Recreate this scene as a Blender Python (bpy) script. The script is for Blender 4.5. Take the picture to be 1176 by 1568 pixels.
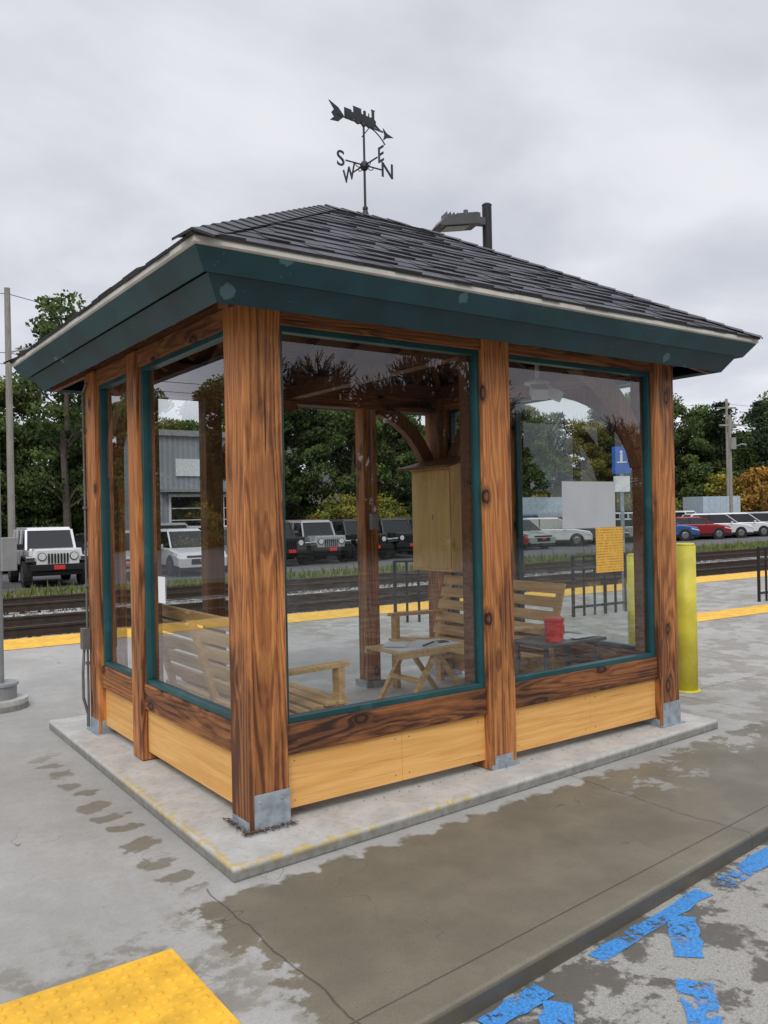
import bpy, math, random
from mathutils import Vector, Matrix
R=random.Random(7)
sc=bpy.context.scene
for _o in list(bpy.data.objects): bpy.data.objects.remove(_o)
sc.view_settings.view_transform='Standard'; sc.view_settings.look='None'; sc.view_settings.exposure=0
V=Vector
# ------------------------------------------------------------------ node helpers
class NT:
    def __init__(s,tree): s.t=tree; s.n=tree.nodes; s.l=tree.links
    def new(s,typ,**kw):
        n=s.n.new(typ)
        for k,v in kw.items(): setattr(n,k,v)
        return n
    def put(s,sock,v):
        if isinstance(v,bpy.types.NodeSocket): s.l.new(v,sock)
        elif isinstance(v,(tuple,list)) and len(v)==3 and sock.type=='RGBA': sock.default_value=(*v,1)
        else: sock.default_value=v
    def m(s,op,a,b=0.0,c=0.0,clamp=False):
        n=s.new('ShaderNodeMath',operation=op); n.use_clamp=clamp
        s.put(n.inputs[0],a); s.put(n.inputs[1],b)
        if op in('MULTIPLY_ADD','SMOOTH_MIN','WRAP','COMPARE'): s.put(n.inputs[2],c)
        return n.outputs[0]
    def sm(s,v,a,b,t0=0.0,t1=1.0):
        n=s.new('ShaderNodeMapRange',interpolation_type='SMOOTHSTEP')
        s.put(n.inputs[0],v); n.inputs[1].default_value=a; n.inputs[2].default_value=b
        n.inputs[3].default_value=t0; n.inputs[4].default_value=t1
        return n.outputs[0]
    def noise(s,vec,scale,detail=3.0,rough=.55,dist=0.0):
        n=s.new('ShaderNodeTexNoise'); n.inputs['Scale'].default_value=scale
        n.inputs['Detail'].default_value=detail; n.inputs['Roughness'].default_value=rough
        n.inputs['Distortion'].default_value=dist
        if vec is not None: s.l.new(vec,n.inputs['Vector'])
        return n.outputs['Fac']
    def mix(s,f,a,b,blend='MIX'):
        n=s.new('ShaderNodeMix',data_type='RGBA',blend_type=blend)
        s.put(n.inputs[0],f); s.put(n.inputs[6],a); s.put(n.inputs[7],b)
        return n.outputs[2]
    def obj(s): return s.new('ShaderNodeTexCoord').outputs['Object']
    def pos(s): return s.new('ShaderNodeNewGeometry').outputs['Position']
    def map(s,vec,scale=(1,1,1),loc=(0,0,0),rot=(0,0,0)):
        n=s.new('ShaderNodeMapping'); s.l.new(vec,n.inputs[0])
        n.inputs['Scale'].default_value=scale; n.inputs['Location'].default_value=loc; n.inputs['Rotation'].default_value=rot
        return n.outputs[0]
    def sep(s,vec):
        n=s.new('ShaderNodeSeparateXYZ'); s.l.new(vec,n.inputs[0]); return n.outputs
    def bump(s,h,strength=.3,dist=.01):
        n=s.new('ShaderNodeBump'); n.inputs['Strength'].default_value=strength; n.inputs['Distance'].default_value=dist
        s.l.new(h,n.inputs['Height']); return n.outputs[0]
def mat(name):
    m=bpy.data.materials.new(name); m.use_nodes=True
    t=NT(m.node_tree); b=m.node_tree.nodes['Principled BSDF']
    return m,t,b
def simple(name,col,rough=.6,metal=0.0,var=.12,scale=8.0,bump=0.0,spec=.5):
    m,t,b=mat(name)
    p=t.obj(); n=t.noise(p,scale,5)
    f=t.sm(n,.3,.7)
    c1=tuple(max(0,c*(1-var)) for c in col); c2=tuple(min(1,c*(1+var)) for c in col)
    t.put(b.inputs['Base Color'],t.mix(f,c1,c2))
    b.inputs['Roughness'].default_value=rough; b.inputs['Metallic'].default_value=metal
    b.inputs['Specular IOR Level'].default_value=spec
    if bump: t.l.new(t.bump(t.noise(p,scale*8,4),bump,.004),b.inputs['Normal'])
    return m
# ------------------------------------------------------------------ mesh builder
class MB:
    def __init__(s): s.v=[];s.f=[];s.mi=[];s.c=[]
    def face(s,pts,mi=0,col=1.0):
        i=len(s.v); s.v+= [tuple(p) for p in pts]; s.f.append(tuple(range(i,i+len(pts)))); s.mi.append(mi); s.c.append(col)
    def box(s,a,b,mi=0,col=1.0,top=None):
        x0,y0,z0=a;x1,y1,z1=b
        lo=[(x0,y0),(x1,y0),(x1,y1),(x0,y1)]
        hi=lo if top is None else [(top[0],top[1]),(top[2],top[1]),(top[2],top[3]),(top[0],top[3])]
        i=len(s.v); s.v+=[(x,y,z0) for x,y in lo]+[(x,y,z1) for x,y in hi]
        for q in((3,2,1,0),(4,5,6,7),(0,1,5,4),(1,2,6,5),(2,3,7,6),(3,0,4,7)):
            s.f.append(tuple(i+k for k in q)); s.mi.append(mi); s.c.append(col)
    def beam(s,p0,p1,w,h,mi=0,up=(0,0,1),col=1.0):
        p0=V(p0);p1=V(p1);d=(p1-p0).normalized();u=V(up)
        r=d.cross(u).normalized();u=r.cross(d).normalized()
        i=len(s.v)
        for p in(p0,p1):
            for a,b in((-1,-1),(1,-1),(1,1),(-1,1)): s.v.append(tuple(p+r*a*w/2+u*b*h/2))
        for q in((0,1,2,3),(7,6,5,4),(0,4,5,1),(1,5,6,2),(2,6,7,3),(3,7,4,0)):
            s.f.append(tuple(i+k for k in q)); s.mi.append(mi); s.c.append(col)
    def cyl(s,p0,p1,r0,r1=None,n=12,mi=0,caps=True,col=1.0):
        if r1 is None:r1=r0
        p0=V(p0);p1=V(p1);d=(p1-p0).normalized()
        a=d.orthogonal().normalized();b=d.cross(a)
        i=len(s.v)
        for p,r in((p0,r0),(p1,r1)):
            for k in range(n):
                t=2*math.pi*k/n; s.v.append(tuple(p+a*r*math.cos(t)+b*r*math.sin(t)))
        for k in range(n):
            k2=(k+1)%n; s.f.append((i+k,i+k2,i+n+k2,i+n+k)); s.mi.append(mi); s.c.append(col)
        if caps:
            s.f.append(tuple(i+k for k in reversed(range(n)))); s.mi.append(mi); s.c.append(col)
            s.f.append(tuple(i+n+k for k in range(n))); s.mi.append(mi); s.c.append(col)
    def tube(s,pts,r,n=8,mi=0):
        for a,b in zip(pts[:-1],pts[1:]): s.cyl(a,b,r,r,n,mi)
    def prism(s,pts2,o,u,v,th,mi=0,col=1.0):
        o=V(o);u=V(u);v=V(v);n=u.cross(v).normalized()
        A=[o+u*x+v*y-n*th/2 for x,y in pts2];B=[p+n*th for p in A]
        k=len(A);i=len(s.v);s.v+=[tuple(p) for p in A]+[tuple(p) for p in B]
        s.f.append(tuple(i+j for j in reversed(range(k))));s.f.append(tuple(i+k+j for j in range(k)))
        s.mi+=[mi,mi];s.c+=[col,col]
        for j in range(k):
            j2=(j+1)%k; s.f.append((i+j,i+j2,i+k+j2,i+k+j)); s.mi.append(mi); s.c.append(col)
    def sphere(s,c,r,mi=0,n=10,sz=1.0):
        c=V(c);rows=n//2
        for a in range(rows):
            t0=math.pi*a/rows-math.pi/2;t1=math.pi*(a+1)/rows-math.pi/2
            for k in range(n):
                p0=2*math.pi*k/n;p1=2*math.pi*(k+1)/n
                P=lambda t,p:c+V((r*math.cos(t)*math.cos(p),r*math.cos(t)*math.sin(p),r*sz*math.sin(t)))
                q=[P(t0,p0),P(t0,p1),P(t1,p1),P(t1,p0)]
                if a==0:q=[q[0],q[2],q[3]]
                elif a==rows-1:q=q[:3]
                s.face(q,mi)
    def mesh(s,name,mats,smooth=False):
        me=bpy.data.meshes.new(name); me.from_pydata(s.v,[],s.f); me.update()
        for m in mats: me.materials.append(m)
        me.polygons.foreach_set('material_index',s.mi)
        if smooth: me.polygons.foreach_set('use_smooth',[True]*len(s.f))
        ca=me.color_attributes.new('Col','FLOAT_COLOR','CORNER')
        buf=[]
        for f,c in zip(s.f,s.c):
            cc=(c,c,c,1) if not isinstance(c,tuple) else (*c,1)
            buf+=list(cc)*len(f)
        ca.data.foreach_set('color',buf)
        return me
    def obj(s,name,mats,parent=None,smooth=False,bevel=0,loc=None):
        o=bpy.data.objects.new(name,s.mesh(name,mats,smooth)); sc.collection.objects.link(o)
        if parent: o.parent=parent
        if loc: o.location=loc
        if bevel:
            b=o.modifiers.new('bevel','BEVEL'); b.width=bevel; b.segments=2; b.limit_method='ANGLE'
        return o
def empty(name,loc=(0,0,0)):
    o=bpy.data.objects.new(name,None); o.empty_display_size=.2; o.location=loc; sc.collection.objects.link(o); return o
def inst(name,me,loc,rotz=0,scale=1,parent=None,color=None):
    o=bpy.data.objects.new(name,me); sc.collection.objects.link(o); o.location=loc
    o.rotation_euler=(0,0,rotz); o.scale=(scale,scale,scale) if not isinstance(scale,tuple) else scale
    if parent:o.parent=parent
    if color:o.color=(*color,1)
    return o
# ------------------------------------------------------------------ camera
cx,cy,cz=-1.9194,-3.9157,1.62
yaw,pit,rol,F=.9518,.0017,.0199,1292.3551
d=V((math.cos(yaw)*math.cos(pit),math.sin(yaw)*math.cos(pit),math.sin(pit)))
r=V((math.sin(yaw),-math.cos(yaw),0));u=r.cross(d)
r2=r*math.cos(rol)-u*math.sin(rol);u2=r*math.sin(rol)+u*math.cos(rol)
cam=bpy.data.cameras.new('camera');co=bpy.data.objects.new('camera',cam);sc.collection.objects.link(co)
M=Matrix((r2,u2,-d)).transposed().to_4x4();M.translation=V((cx,cy,cz));co.matrix_world=M
cam.sensor_fit='HORIZONTAL';cam.sensor_width=36;cam.lens=F/1176*36;cam.clip_end=2000;cam.clip_start=.05
sc.camera=co
# ------------------------------------------------------------------ world
w=bpy.data.worlds.new('World');sc.world=w;w.use_nodes=True
t=NT(w.node_tree);bg=w.node_tree.nodes['Background']
sky=t.new('ShaderNodeTexSky',sky_type='NISHITA');sky.sun_disc=False
g=t.new('ShaderNodeTexCoord').outputs['Generated']
x,y,z=t.sep(g)
zz=t.m('ADD',t.m('MAXIMUM',z,0.0),.22)
cv=t.new('ShaderNodeCombineXYZ');t.put(cv.inputs[0],t.m('DIVIDE',x,zz));t.put(cv.inputs[1],t.m('DIVIDE',y,zz));
n1=t.noise(cv.outputs[0],.8,6,.55,.4);n2=t.noise(cv.outputs[0],2.4,5,.5,.3)
cl=t.m('ADD',t.m('MULTIPLY',n1,.7),t.m('MULTIPLY',n2,.3))
cf=t.sm(cl,.36,.62)
ccol=t.mix(cf,(6.0,6.2,6.9),(8.7,8.8,9.3))
up=t.m('MULTIPLY',t.sm(z,.5,1.0,1.0,2.0),t.sm(z,.0,.35,1.12,.98))
vm=t.new('ShaderNodeVectorMath',operation='SCALE');t.l.new(ccol,vm.inputs[0]);t.l.new(up,vm.inputs['Scale'])
fin=t.mix(.95,sky.outputs[0],vm.outputs[0])
t.l.new(fin,bg.inputs[0]);bg.inputs[1].default_value=.1
sun=bpy.data.lights.new('sun','SUN');sun.energy=1.4;sun.angle=math.radians(25);sun.color=(1,.96,.9)
so=bpy.data.objects.new('sun',sun);sc.collection.objects.link(so)
sd=V((-.55,-.7,.85)).normalized()
so.rotation_euler=sd.to_track_quat('Z','Y').to_euler()
sky.sun_elevation=math.asin(sd.z);sky.sun_rotation=math.atan2(sd.x,sd.y)
# ------------------------------------------------------------------ materials
def wood(name,axis,light,mid,dark,knots=1.0,blotch=.5,ring=1.0,rough=.5,seed=0.0,bump=.25,low_char=0.0):
    m,t,b=mat(name);p=t.pos()
    def st(k,off=0.0):
        s3=[1,1,1];s3[axis]=k
        return t.map(p,tuple(s3),(seed+off,seed*.7,seed*.3+off))
    vo=t.new('ShaderNodeTexVoronoi');vo.inputs['Scale'].default_value=6.0;t.l.new(st(.55),vo.inputs['Vector'])
    dd=t.m('ADD',vo.outputs['Distance'],t.m('MULTIPLY',t.m('GREATER_THAN',t.sep(vo.outputs['Color'])[0],.6),.7))
    kn=t.m('EXPONENT',t.m('MULTIPLY',dd,-5.5))
    base=t.noise(st(.05),5.0,2,.4,.15)
    s=t.m('ADD',t.m('MULTIPLY',base,120.0*ring),t.m('MULTIPLY',kn,16.0*knots))
    s=t.m('ADD',s,t.m('MULTIPLY',t.noise(st(.10,3),14,4,.6),6.0))
    rg=t.sm(t.m('SINE',s),-.5,1.0)
    fine=t.noise(st(.018,5),150,4,.7)
    mid2=t.noise(st(.04,9),34,5,.7)
    blv=t.m('ADD',t.noise(st(.40,2),2.1,5,.62,.4),t.m('MULTIPLY',t.m('SUBTRACT',mid2,.5),.32))
    if low_char: blv=t.m('ADD',blv,t.m('MULTIPLY',t.sm(t.sep(p)[2],1.5,.1),low_char))
    bl=t.sm(blv,.47,.64)
    c=t.mix(t.m('MULTIPLY',rg,.72),light,mid)
    c=t.mix(t.m('MULTIPLY',t.sm(mid2,.38,.66),.5),c,mid)
    c=t.mix(t.m('MULTIPLY',t.m('MULTIPLY',bl,blotch),t.m('ADD',.55,t.m('MULTIPLY',rg,.45))),c,dark)
    c=t.mix(t.m('MULTIPLY',t.sm(fine,.46,.74),.5),c,dark)
    ck=t.sm(t.noise(st(.03,12),60,2,.5),.68,.72)
    c=t.mix(t.m('MULTIPLY',ck,.85*min(1,blotch*1.6)),c,tuple(k*.4 for k in dark))
    kd=t.m('ADD',dd,t.m('MULTIPLY',t.m('SUBTRACT',mid2,.5),.12))
    halo=t.m('MULTIPLY',t.sm(kd,.34,.14),min(1,knots*.6))
    c=t.mix(halo,c,dark)
    c=t.mix(t.m('MULTIPLY',t.sm(kd,.175,.14),min(1,knots)),c,tuple(k*.4 for k in dark))
    c=t.mix(t.m('MULTIPLY',t.sm(kd,.125,.06),min(1,knots)*.6),c,mid)
    t.put(b.inputs['Base Color'],c)
    t.put(b.inputs['Roughness'],t.m('ADD',t.m('MULTIPLY',fine,.35),rough-.1))
    h=t.m('SUBTRACT',t.m('ADD',t.m('MULTIPLY',rg,-.4),t.m('MULTIPLY',fine,1.3)),t.m('MULTIPLY',ck,2.5))
    t.l.new(t.bump(h,bump,.005),b.inputs['Normal'])
    return m
PL,PM,PD=(.60,.245,.075),(.33,.105,.026),(.070,.021,.009)
m_post=wood('stained_post_wood',2,PL,PM,PD,1.0,.9,seed=3.1,low_char=.09,bump=.35)
BLt,BMd,BDk=(.34,.13,.04),(.15,.048,.016),(.034,.012,.007)
m_bx=wood('stained_beam_wood_x',0,BLt,BMd,BDk,1.0,1.0,seed=1.7,rough=.6,bump=.4)
m_by=wood('stained_beam_wood_y',1,(.40,.16,.05),(.19,.063,.02),BDk,1.0,.95,seed=5.7,rough=.6,bump=.4)
YL,YM,YD=(.84,.48,.155),(.72,.37,.10),(.48,.22,.06)
m_px=wood('cedar_panel_x',0,YL,YM,YD,0.0,.22,ring=.5,seed=2.2,bump=.1)
m_py=wood('cedar_panel_y',1,YL,YM,YD,0.0,.22,ring=.5,seed=8.2,bump=.1)
m_dark=wood('dark_rafter_wood',0,(.20,.08,.034),(.13,.048,.02),(.05,.02,.011),.4,.5)
m_ceil=wood('ceiling_board_wood',0,(.22,.10,.045),(.15,.062,.028),(.07,.03,.016),.4,.5,seed=13)
m_brace=wood('brace_wood',2,(.30,.12,.045),(.17,.06,.022),(.05,.02,.011),.5,.6,seed=9)
m_bench=wood('bench_wood',1,(.80,.52,.22),(.62,.36,.13),(.36,.18,.06),0.2,.3,ring=.4,seed=4)
m_ply=wood('plywood',2,(.90,.62,.26),(.80,.50,.18),(.50,.28,.09),.6,.25,ring=.35,seed=6)
m_pole=wood('weathered_pole_wood',2,(.32,.30,.27),(.24,.22,.2),(.12,.11,.09),.0,.4,rough=.85)
def painted(name,col,rough,chips=.5):
    m,t,b=mat(name);p=t.pos()
    n=t.noise(p,3,4);f=t.sm(n,.35,.65)
    c=t.mix(f,tuple(k*.82 for k in col),tuple(k*1.25 for k in col))
    vo=t.new('ShaderNodeTexVoronoi');vo.inputs['Scale'].default_value=4.6;t.l.new(p,vo.inputs['Vector'])
    sel=t.m('LESS_THAN',t.sep(vo.outputs['Color'])[0],.5)
    sp=t.m('MULTIPLY',t.sm(t.m('ADD',vo.outputs['Distance'],t.m('MULTIPLY',t.noise(p,34,4,.7),.22)),.31,.27),sel)
    c=t.mix(t.m('MULTIPLY',sp,.30*chips),c,(.25,.42,.48))
    v2=t.new('ShaderNodeTexVoronoi');v2.inputs['Scale'].default_value=80;t.l.new(p,v2.inputs['Vector'])
    s2=t.m('MULTIPLY',t.sm(v2.outputs['Distance'],.26,.16),t.m('MULTIPLY',t.m('LESS_THAN',t.sep(v2.outputs['Color'])[1],.07),t.sm(t.noise(p,1.9,2),.58,.66)))
    c=t.mix(t.m('MULTIPLY',s2,chips*.7),c,(.4,.46,.48))
    t.put(b.inputs['Base Color'],c);b.inputs['Roughness'].default_value=rough
    t.l.new(t.bump(t.noise(t.map(p,(.2,.2,1)),40,3),.12,.003),b.inputs['Normal'])
    return m
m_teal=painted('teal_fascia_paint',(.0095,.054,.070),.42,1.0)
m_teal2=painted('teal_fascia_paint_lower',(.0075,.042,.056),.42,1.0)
m_trim=painted('teal_trim_paint',(.011,.070,.080),.4,.2)
m_drip=simple('drip_edge_metal',(.52,.50,.45),.5,.0,.12,6)
m_sh,t,b=mat('asphalt_shingles');p=t.pos()
at=t.new('ShaderNodeAttribute',attribute_name='Col').outputs['Color']
gr=t.noise(p,420,2,.7);gr2=t.noise(p,2.2,4)
c=t.mix(t.sm(gr,.3,.75),(.032,.033,.043),(.16,.16,.195))
c=t.mix(t.m('MULTIPLY',t.sm(gr2,.4,.7),.35),c,(.055,.058,.055))
c=t.mix(1.0,c,at,'MULTIPLY');t.put(b.inputs['Base Color'],c);b.inputs['Roughness'].default_value=.72
t.l.new(t.bump(gr,.5,.003),b.inputs['Normal'])
m_glass=bpy.data.materials.new('window_glass');m_glass.use_nodes=True;t=NT(m_glass.node_tree)
t.n.remove(t.n['Principled BSDF']);out=t.n['Material Output']
tr=t.new('ShaderNodeBsdfTransparent');tr.inputs[0].default_value=(.83,.87,.86,1)
gl=t.new('ShaderNodeBsdfGlossy');gl.inputs['Roughness'].default_value=0.0;gl.inputs[0].default_value=(.95,.96,1,1)
lw=t.new('ShaderNodeLayerWeight')
fac=t.m('ADD',t.m('MULTIPLY',t.m('POWER',lw.outputs['Facing'],4.5),1.6),.095,clamp=True)
mx=t.new('ShaderNodeMixShader');t.l.new(fac,mx.inputs[0]);t.l.new(tr.outputs[0],mx.inputs[1]);t.l.new(gl.outputs[0],mx.inputs[2]);t.l.new(mx.outputs[0],out.inputs[0])
m_galv=simple('galvanised_steel',(.36,.41,.46),.45,.4,.25,14)
m_black=simple('black_metal',(.018,.018,.02),.45,.3,.1)
m_vane=simple('weathered_vane_metal',(.03,.032,.036),.5,.3,.3)
m_grey=simple('grey_paint',(.28,.29,.30),.5,0,.1)
m_mgrey=simple('grey_conduit',(.13,.125,.12),.5,0,.15)
m_dgrey=simple('dark_grey_paint',(.07,.07,.072),.45,0,.15)
m_paper=simple('paper',(.82,.84,.86),.8,0,.03)
m_greysheet=simple('grey_notice_sheet',(.44,.46,.48),.6,0,.04)
m_red=simple('red_plastic',(.65,.02,.012),.35)
m_yel=simple('yellow_bollard_paint',(.66,.58,.06),.45,0,.16,5)
m_white=simple('white_paint',(.75,.76,.78),.4)
m_blue=simple('blue_sign_paint',(.02,.12,.5),.4)
m_or,t,b=mat('orange_notice_paper');p=t.pos();X,Y,Z=t.sep(p)
ln=t.m('GREATER_THAN',t.m('SINE',t.m('MULTIPLY',Z,330.0)),.1)
wd=t.m('GREATER_THAN',t.noise(t.map(p,(70,1,18)),1.0,1),.47)
t.put(b.inputs['Base Color'],t.mix(t.m('MULTIPLY',t.m('MULTIPLY',ln,wd),.5),(.74,.42,.07),(.16,.08,.03)));b.inputs['Roughness'].default_value=.8
def lin(t,x,y,a,b_,c):
    return t.m('ADD',t.m('ADD',t.m('MULTIPLY',x,a),t.m('MULTIPLY',y,b_)),c)
m_pave,t,b=mat('concrete_pavement');p=t.pos();X,Y,Z=t.sep(p)
nf=t.noise(p,7,5,.6);nm=t.noise(p,2.3,4,.5);nl=t.noise(p,.8,4,.55);ng=t.noise(p,160,3,.7);ns=t.noise(p,30,4,.65)
edge=lin(t,X,Y,.047,-1.0,-.318)
scal=t.m('MULTIPLY',t.m('ABSOLUTE',t.m('SINE',t.m('MULTIPLY',t.m('ADD',X,t.m('MULTIPLY',nm,.25)),13.0))),.07)
A=t.m('ADD',t.m('ADD',edge,scal),t.m('MULTIPLY',t.m('SUBTRACT',nf,.5),.22))
wf=t.sm(A,.13,.17)
B=t.m('ADD',t.m('ADD',X,.50),t.m('MULTIPLY',t.m('SUBTRACT',nf,.5),.75))
wb=t.sm(B,-.02,.04)
wet=t.m('MULTIPLY',wf,wb)
isl=t.m('MULTIPLY',t.sm(t.m('ADD',t.m('MULTIPLY',nf,.6),t.m('MULTIPLY',nm,.4)),.535,.57),t.sm(X,1.9,2.4))
isl2=t.m('MULTIPLY',isl,t.sm(edge,.75,.45))
wet=t.m('MULTIPLY',wet,t.m('SUBTRACT',1.0,t.m('MULTIPLY',isl2,.85)))
spx=t.m('ADD',X,t.m('ADD',.44,t.m('MULTIPLY',t.m('SUBTRACT',nm,.5),.35)))
fy=t.m('SUBTRACT',t.m('FRACT',t.m('DIVIDE',t.m('ADD',Y,t.m('MULTIPLY',nm,.45)),.25)),.5)
dsp=t.m('SQRT',t.m('ADD',t.m('POWER',t.m('MULTIPLY',spx,.80),2.0),t.m('POWER',t.m('MULTIPLY',fy,.25),2.0)))
sp=t.m('MULTIPLY',t.sm(t.m('ADD',dsp,t.m('MULTIPLY',t.m('SUBTRACT',t.noise(p,11,4,.55),.5),.20)),.082,.06),t.m('MULTIPLY',t.sm(Y,-.35,-.2),t.sm(Y,2.6,2.2)))
wet=t.m('MAXIMUM',wet,t.m('MULTIPLY',sp,.85))
pl=t.m('MULTIPLY',t.sm(t.m('ADD',t.m('MULTIPLY',nf,.5),t.m('MULTIPLY',nm,.5)),.49,.56),t.m('MULTIPLY',t.sm(Y,-.3,-.6),t.sm(X,-.35,-.6)))
wet=t.m('MAXIMUM',wet,t.m('MULTIPLY',pl,.6))
pr=t.m('MULTIPLY',t.sm(t.m('ADD',t.m('MULTIPLY',nf,.4),t.m('MULTIPLY',nm,.6)),.48,.54),t.sm(X,3.6,4.4))
wet=t.m('MAXIMUM',wet,t.m('MULTIPLY',pr,.5))
dry=t.mix(t.sm(nl,.35,.65),(.36,.352,.332),(.45,.44,.42))
dry=t.mix(t.m('MULTIPLY',t.sm(nf,.35,.65),.32),dry,(.28,.27,.25))
dry=t.mix(t.m('MULTIPLY',t.sm(ns,.45,.7),.18),dry,(.22,.21,.19))
dry=t.mix(t.m('MULTIPLY',t.sm(ng,.35,.7),.36),dry,(.22,.21,.19))
wc=t.mix(t.sm(nm,.3,.7),(.165,.146,.106),(.225,.20,.148))
wc=t.mix(t.m('MULTIPLY',t.sm(nf,.4,.7),.35),wc,(.13,.115,.085))
wc=t.mix(t.m('MULTIPLY',t.sm(ng,.4,.7),.45),wc,(.09,.08,.06))
c=t.mix(wet,dry,wc)
gv=t.m('ABSOLUTE',lin(t,X,Y,.093,-1.0,-1.512))
jx=t.m('ABSOLUTE',t.m('SUBTRACT',t.m('FRACT',t.m('DIVIDE',t.m('ADD',t.m('SUBTRACT',X,2.12),t.m('MULTIPLY',t.m('SUBTRACT',nm,.5),.16)),2.5)),.5))
jx=t.m('MULTIPLY',t.m('SUBTRACT',.5,jx),2.5)
jx=t.m('ADD',jx,t.m('MULTIPLY',t.m('MULTIPLY',t.m('LESS_THAN',X,1.0),t.m('GREATER_THAN',Y,-.3)),9.0))
jy=t.m('MULTIPLY',t.m('SUBTRACT',.5,t.m('ABSOLUTE',t.m('SUBTRACT',t.m('FRACT',t.m('DIVIDE',t.m('SUBTRACT',Y,3.4),2.6)),.5))),2.6)
jy=t.m('ADD',jy,t.m('MULTIPLY',t.m('LESS_THAN',X,3.9),9.0))
j=t.m('MINIMUM',t.m('MINIMUM',gv,jx),jy)
jm=t.sm(j,.007,.002)
c=t.mix(t.m('MULTIPLY',jm,.6),c,(.05,.046,.038))
vc=t.new('ShaderNodeTexVoronoi',feature='DISTANCE_TO_EDGE');vc.inputs['Scale'].default_value=.8
nv=t.new('ShaderNodeTexNoise');nv.inputs['Scale'].default_value=3;t.l.new(p,nv.inputs['Vector'])
va=t.new('ShaderNodeVectorMath',operation='ADD');t.l.new(p,va.inputs[0]);t.l.new(nv.outputs['Color'],va.inputs[1]);t.l.new(va.outputs[0],vc.inputs['Vector'])
ck=t.m('MULTIPLY',t.sm(vc.outputs['Distance'],.004,.001),t.sm(nl,.5,.6))
c=t.mix(t.m('MULTIPLY',ck,.6),c,(.06,.055,.045))
kf=t.sm(Z,-.075,-.09);c=t.mix(t.m('MULTIPLY',kf,.65),c,(.06,.055,.045))
v3=t.new('ShaderNodeTexVoronoi');v3.inputs['Scale'].default_value=26;t.l.new(p,v3.inputs['Vector'])
dbr=t.m('MULTIPLY',t.sm(v3.outputs['Distance'],.12,.08),t.m('LESS_THAN',t.sep(v3.outputs['Color'])[0],.09))
c=t.mix(t.m('MULTIPLY',dbr,.6),c,(.06,.05,.038))
t.put(b.inputs['Base Color'],c)
t.put(b.inputs['Roughness'],t.m('SUBTRACT',.85,t.m('MULTIPLY',wet,t.m('ADD',.18,t.m('MULTIPLY',nm,.4)))))
h=t.m('SUBTRACT',t.m('ADD',t.m('MULTIPLY',ng,.45),t.m('MULTIPLY',ns,.6)),t.m('MULTIPLY',jm,3.0))
t.l.new(t.bump(h,.45,.006),b.inputs['Normal'])
m_slab,t,b=mat('slab_concrete');p=t.pos();X,Y,Z=t.sep(p)
ng=t.noise(p,140,3,.7);nm=t.noise(p,5,4);nn=t.noise(p,22,4,.6);nb=t.noise(p,1.3,3)
c=t.mix(t.sm(nm,.3,.7),(.44,.435,.415),(.57,.56,.535));c=t.mix(t.m('MULTIPLY',t.sm(ng,.4,.7),.3),c,(.28,.27,.25))
c=t.mix(t.m('MULTIPLY',t.sm(nn,.5,.68),.35),c,(.28,.265,.24))
e1=lin(t,X,Y,.047,-1.0,-.318)
eL=t.m('SUBTRACT',t.m('SUBTRACT',0.0,X),.245)
eL=t.m('ADD',eL,t.m('MULTIPLY',Y,.0182))
amt=t.m('MAXIMUM',t.m('MULTIPLY',t.sm(eL,-.05,-.03),t.sm(Y,2.0,1.0)),t.m('MULTIPLY',t.sm(e1,-.035,-.015),t.sm(t.m('ADD',t.m('MULTIPLY',X,-.12),nb),.38,.52)))
yb=t.m('MULTIPLY',amt,t.sm(nn,.46,.54))
yb=t.m('MULTIPLY',yb,t.sm(Z,-.05,-.01))
c=t.mix(t.m('MULTIPLY',yb,.7),c,(.56,.41,.09))
side=t.sm(Z,-.010,-.03);c=t.mix(t.m('MULTIPLY',side,t.m('ADD',.40,t.m('MULTIPLY',nn,.6))),c,(.13,.125,.11))
t.put(b.inputs['Base Color'],c);b.inputs['Roughness'].default_value=.8
t.l.new(t.bump(t.m('ADD',ng,nn),.35,.006),b.inputs['Normal'])
m_road,t,b=mat('worn_road_surface');p=t.pos()
nm=t.noise(p,3.6,6,.65,.6);ng=t.noise(p,190,3,.75);nn=t.noise(p,16,4,.6)
f=t.sm(t.m('ADD',t.m('MULTIPLY',nm,.75),t.m('MULTIPLY',nn,.25)),.47,.53)
c=t.mix(f,(.14,.13,.11),(.42,.405,.37));c=t.mix(t.m('MULTIPLY',t.sm(ng,.4,.65),.5),c,(.09,.085,.075))
v3=t.new('ShaderNodeTexVoronoi');v3.inputs['Scale'].default_value=48;t.l.new(p,v3.inputs['Vector'])
c=t.mix(t.m('MULTIPLY',t.m('MULTIPLY',t.sm(v3.outputs['Distance'],.3,.2),t.m('LESS_THAN',t.sep(v3.outputs['Color'])[0],.12)),.6),c,(.05,.045,.04))
t.put(b.inputs['Base Color'],c);t.put(b.inputs['Roughness'],t.m('ADD',.5,t.m('MULTIPLY',f,.35)))
t.l.new(t.bump(t.m('ADD',ng,t.m('MULTIPLY',nn,.4)),.6,.006),b.inputs['Normal'])
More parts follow.
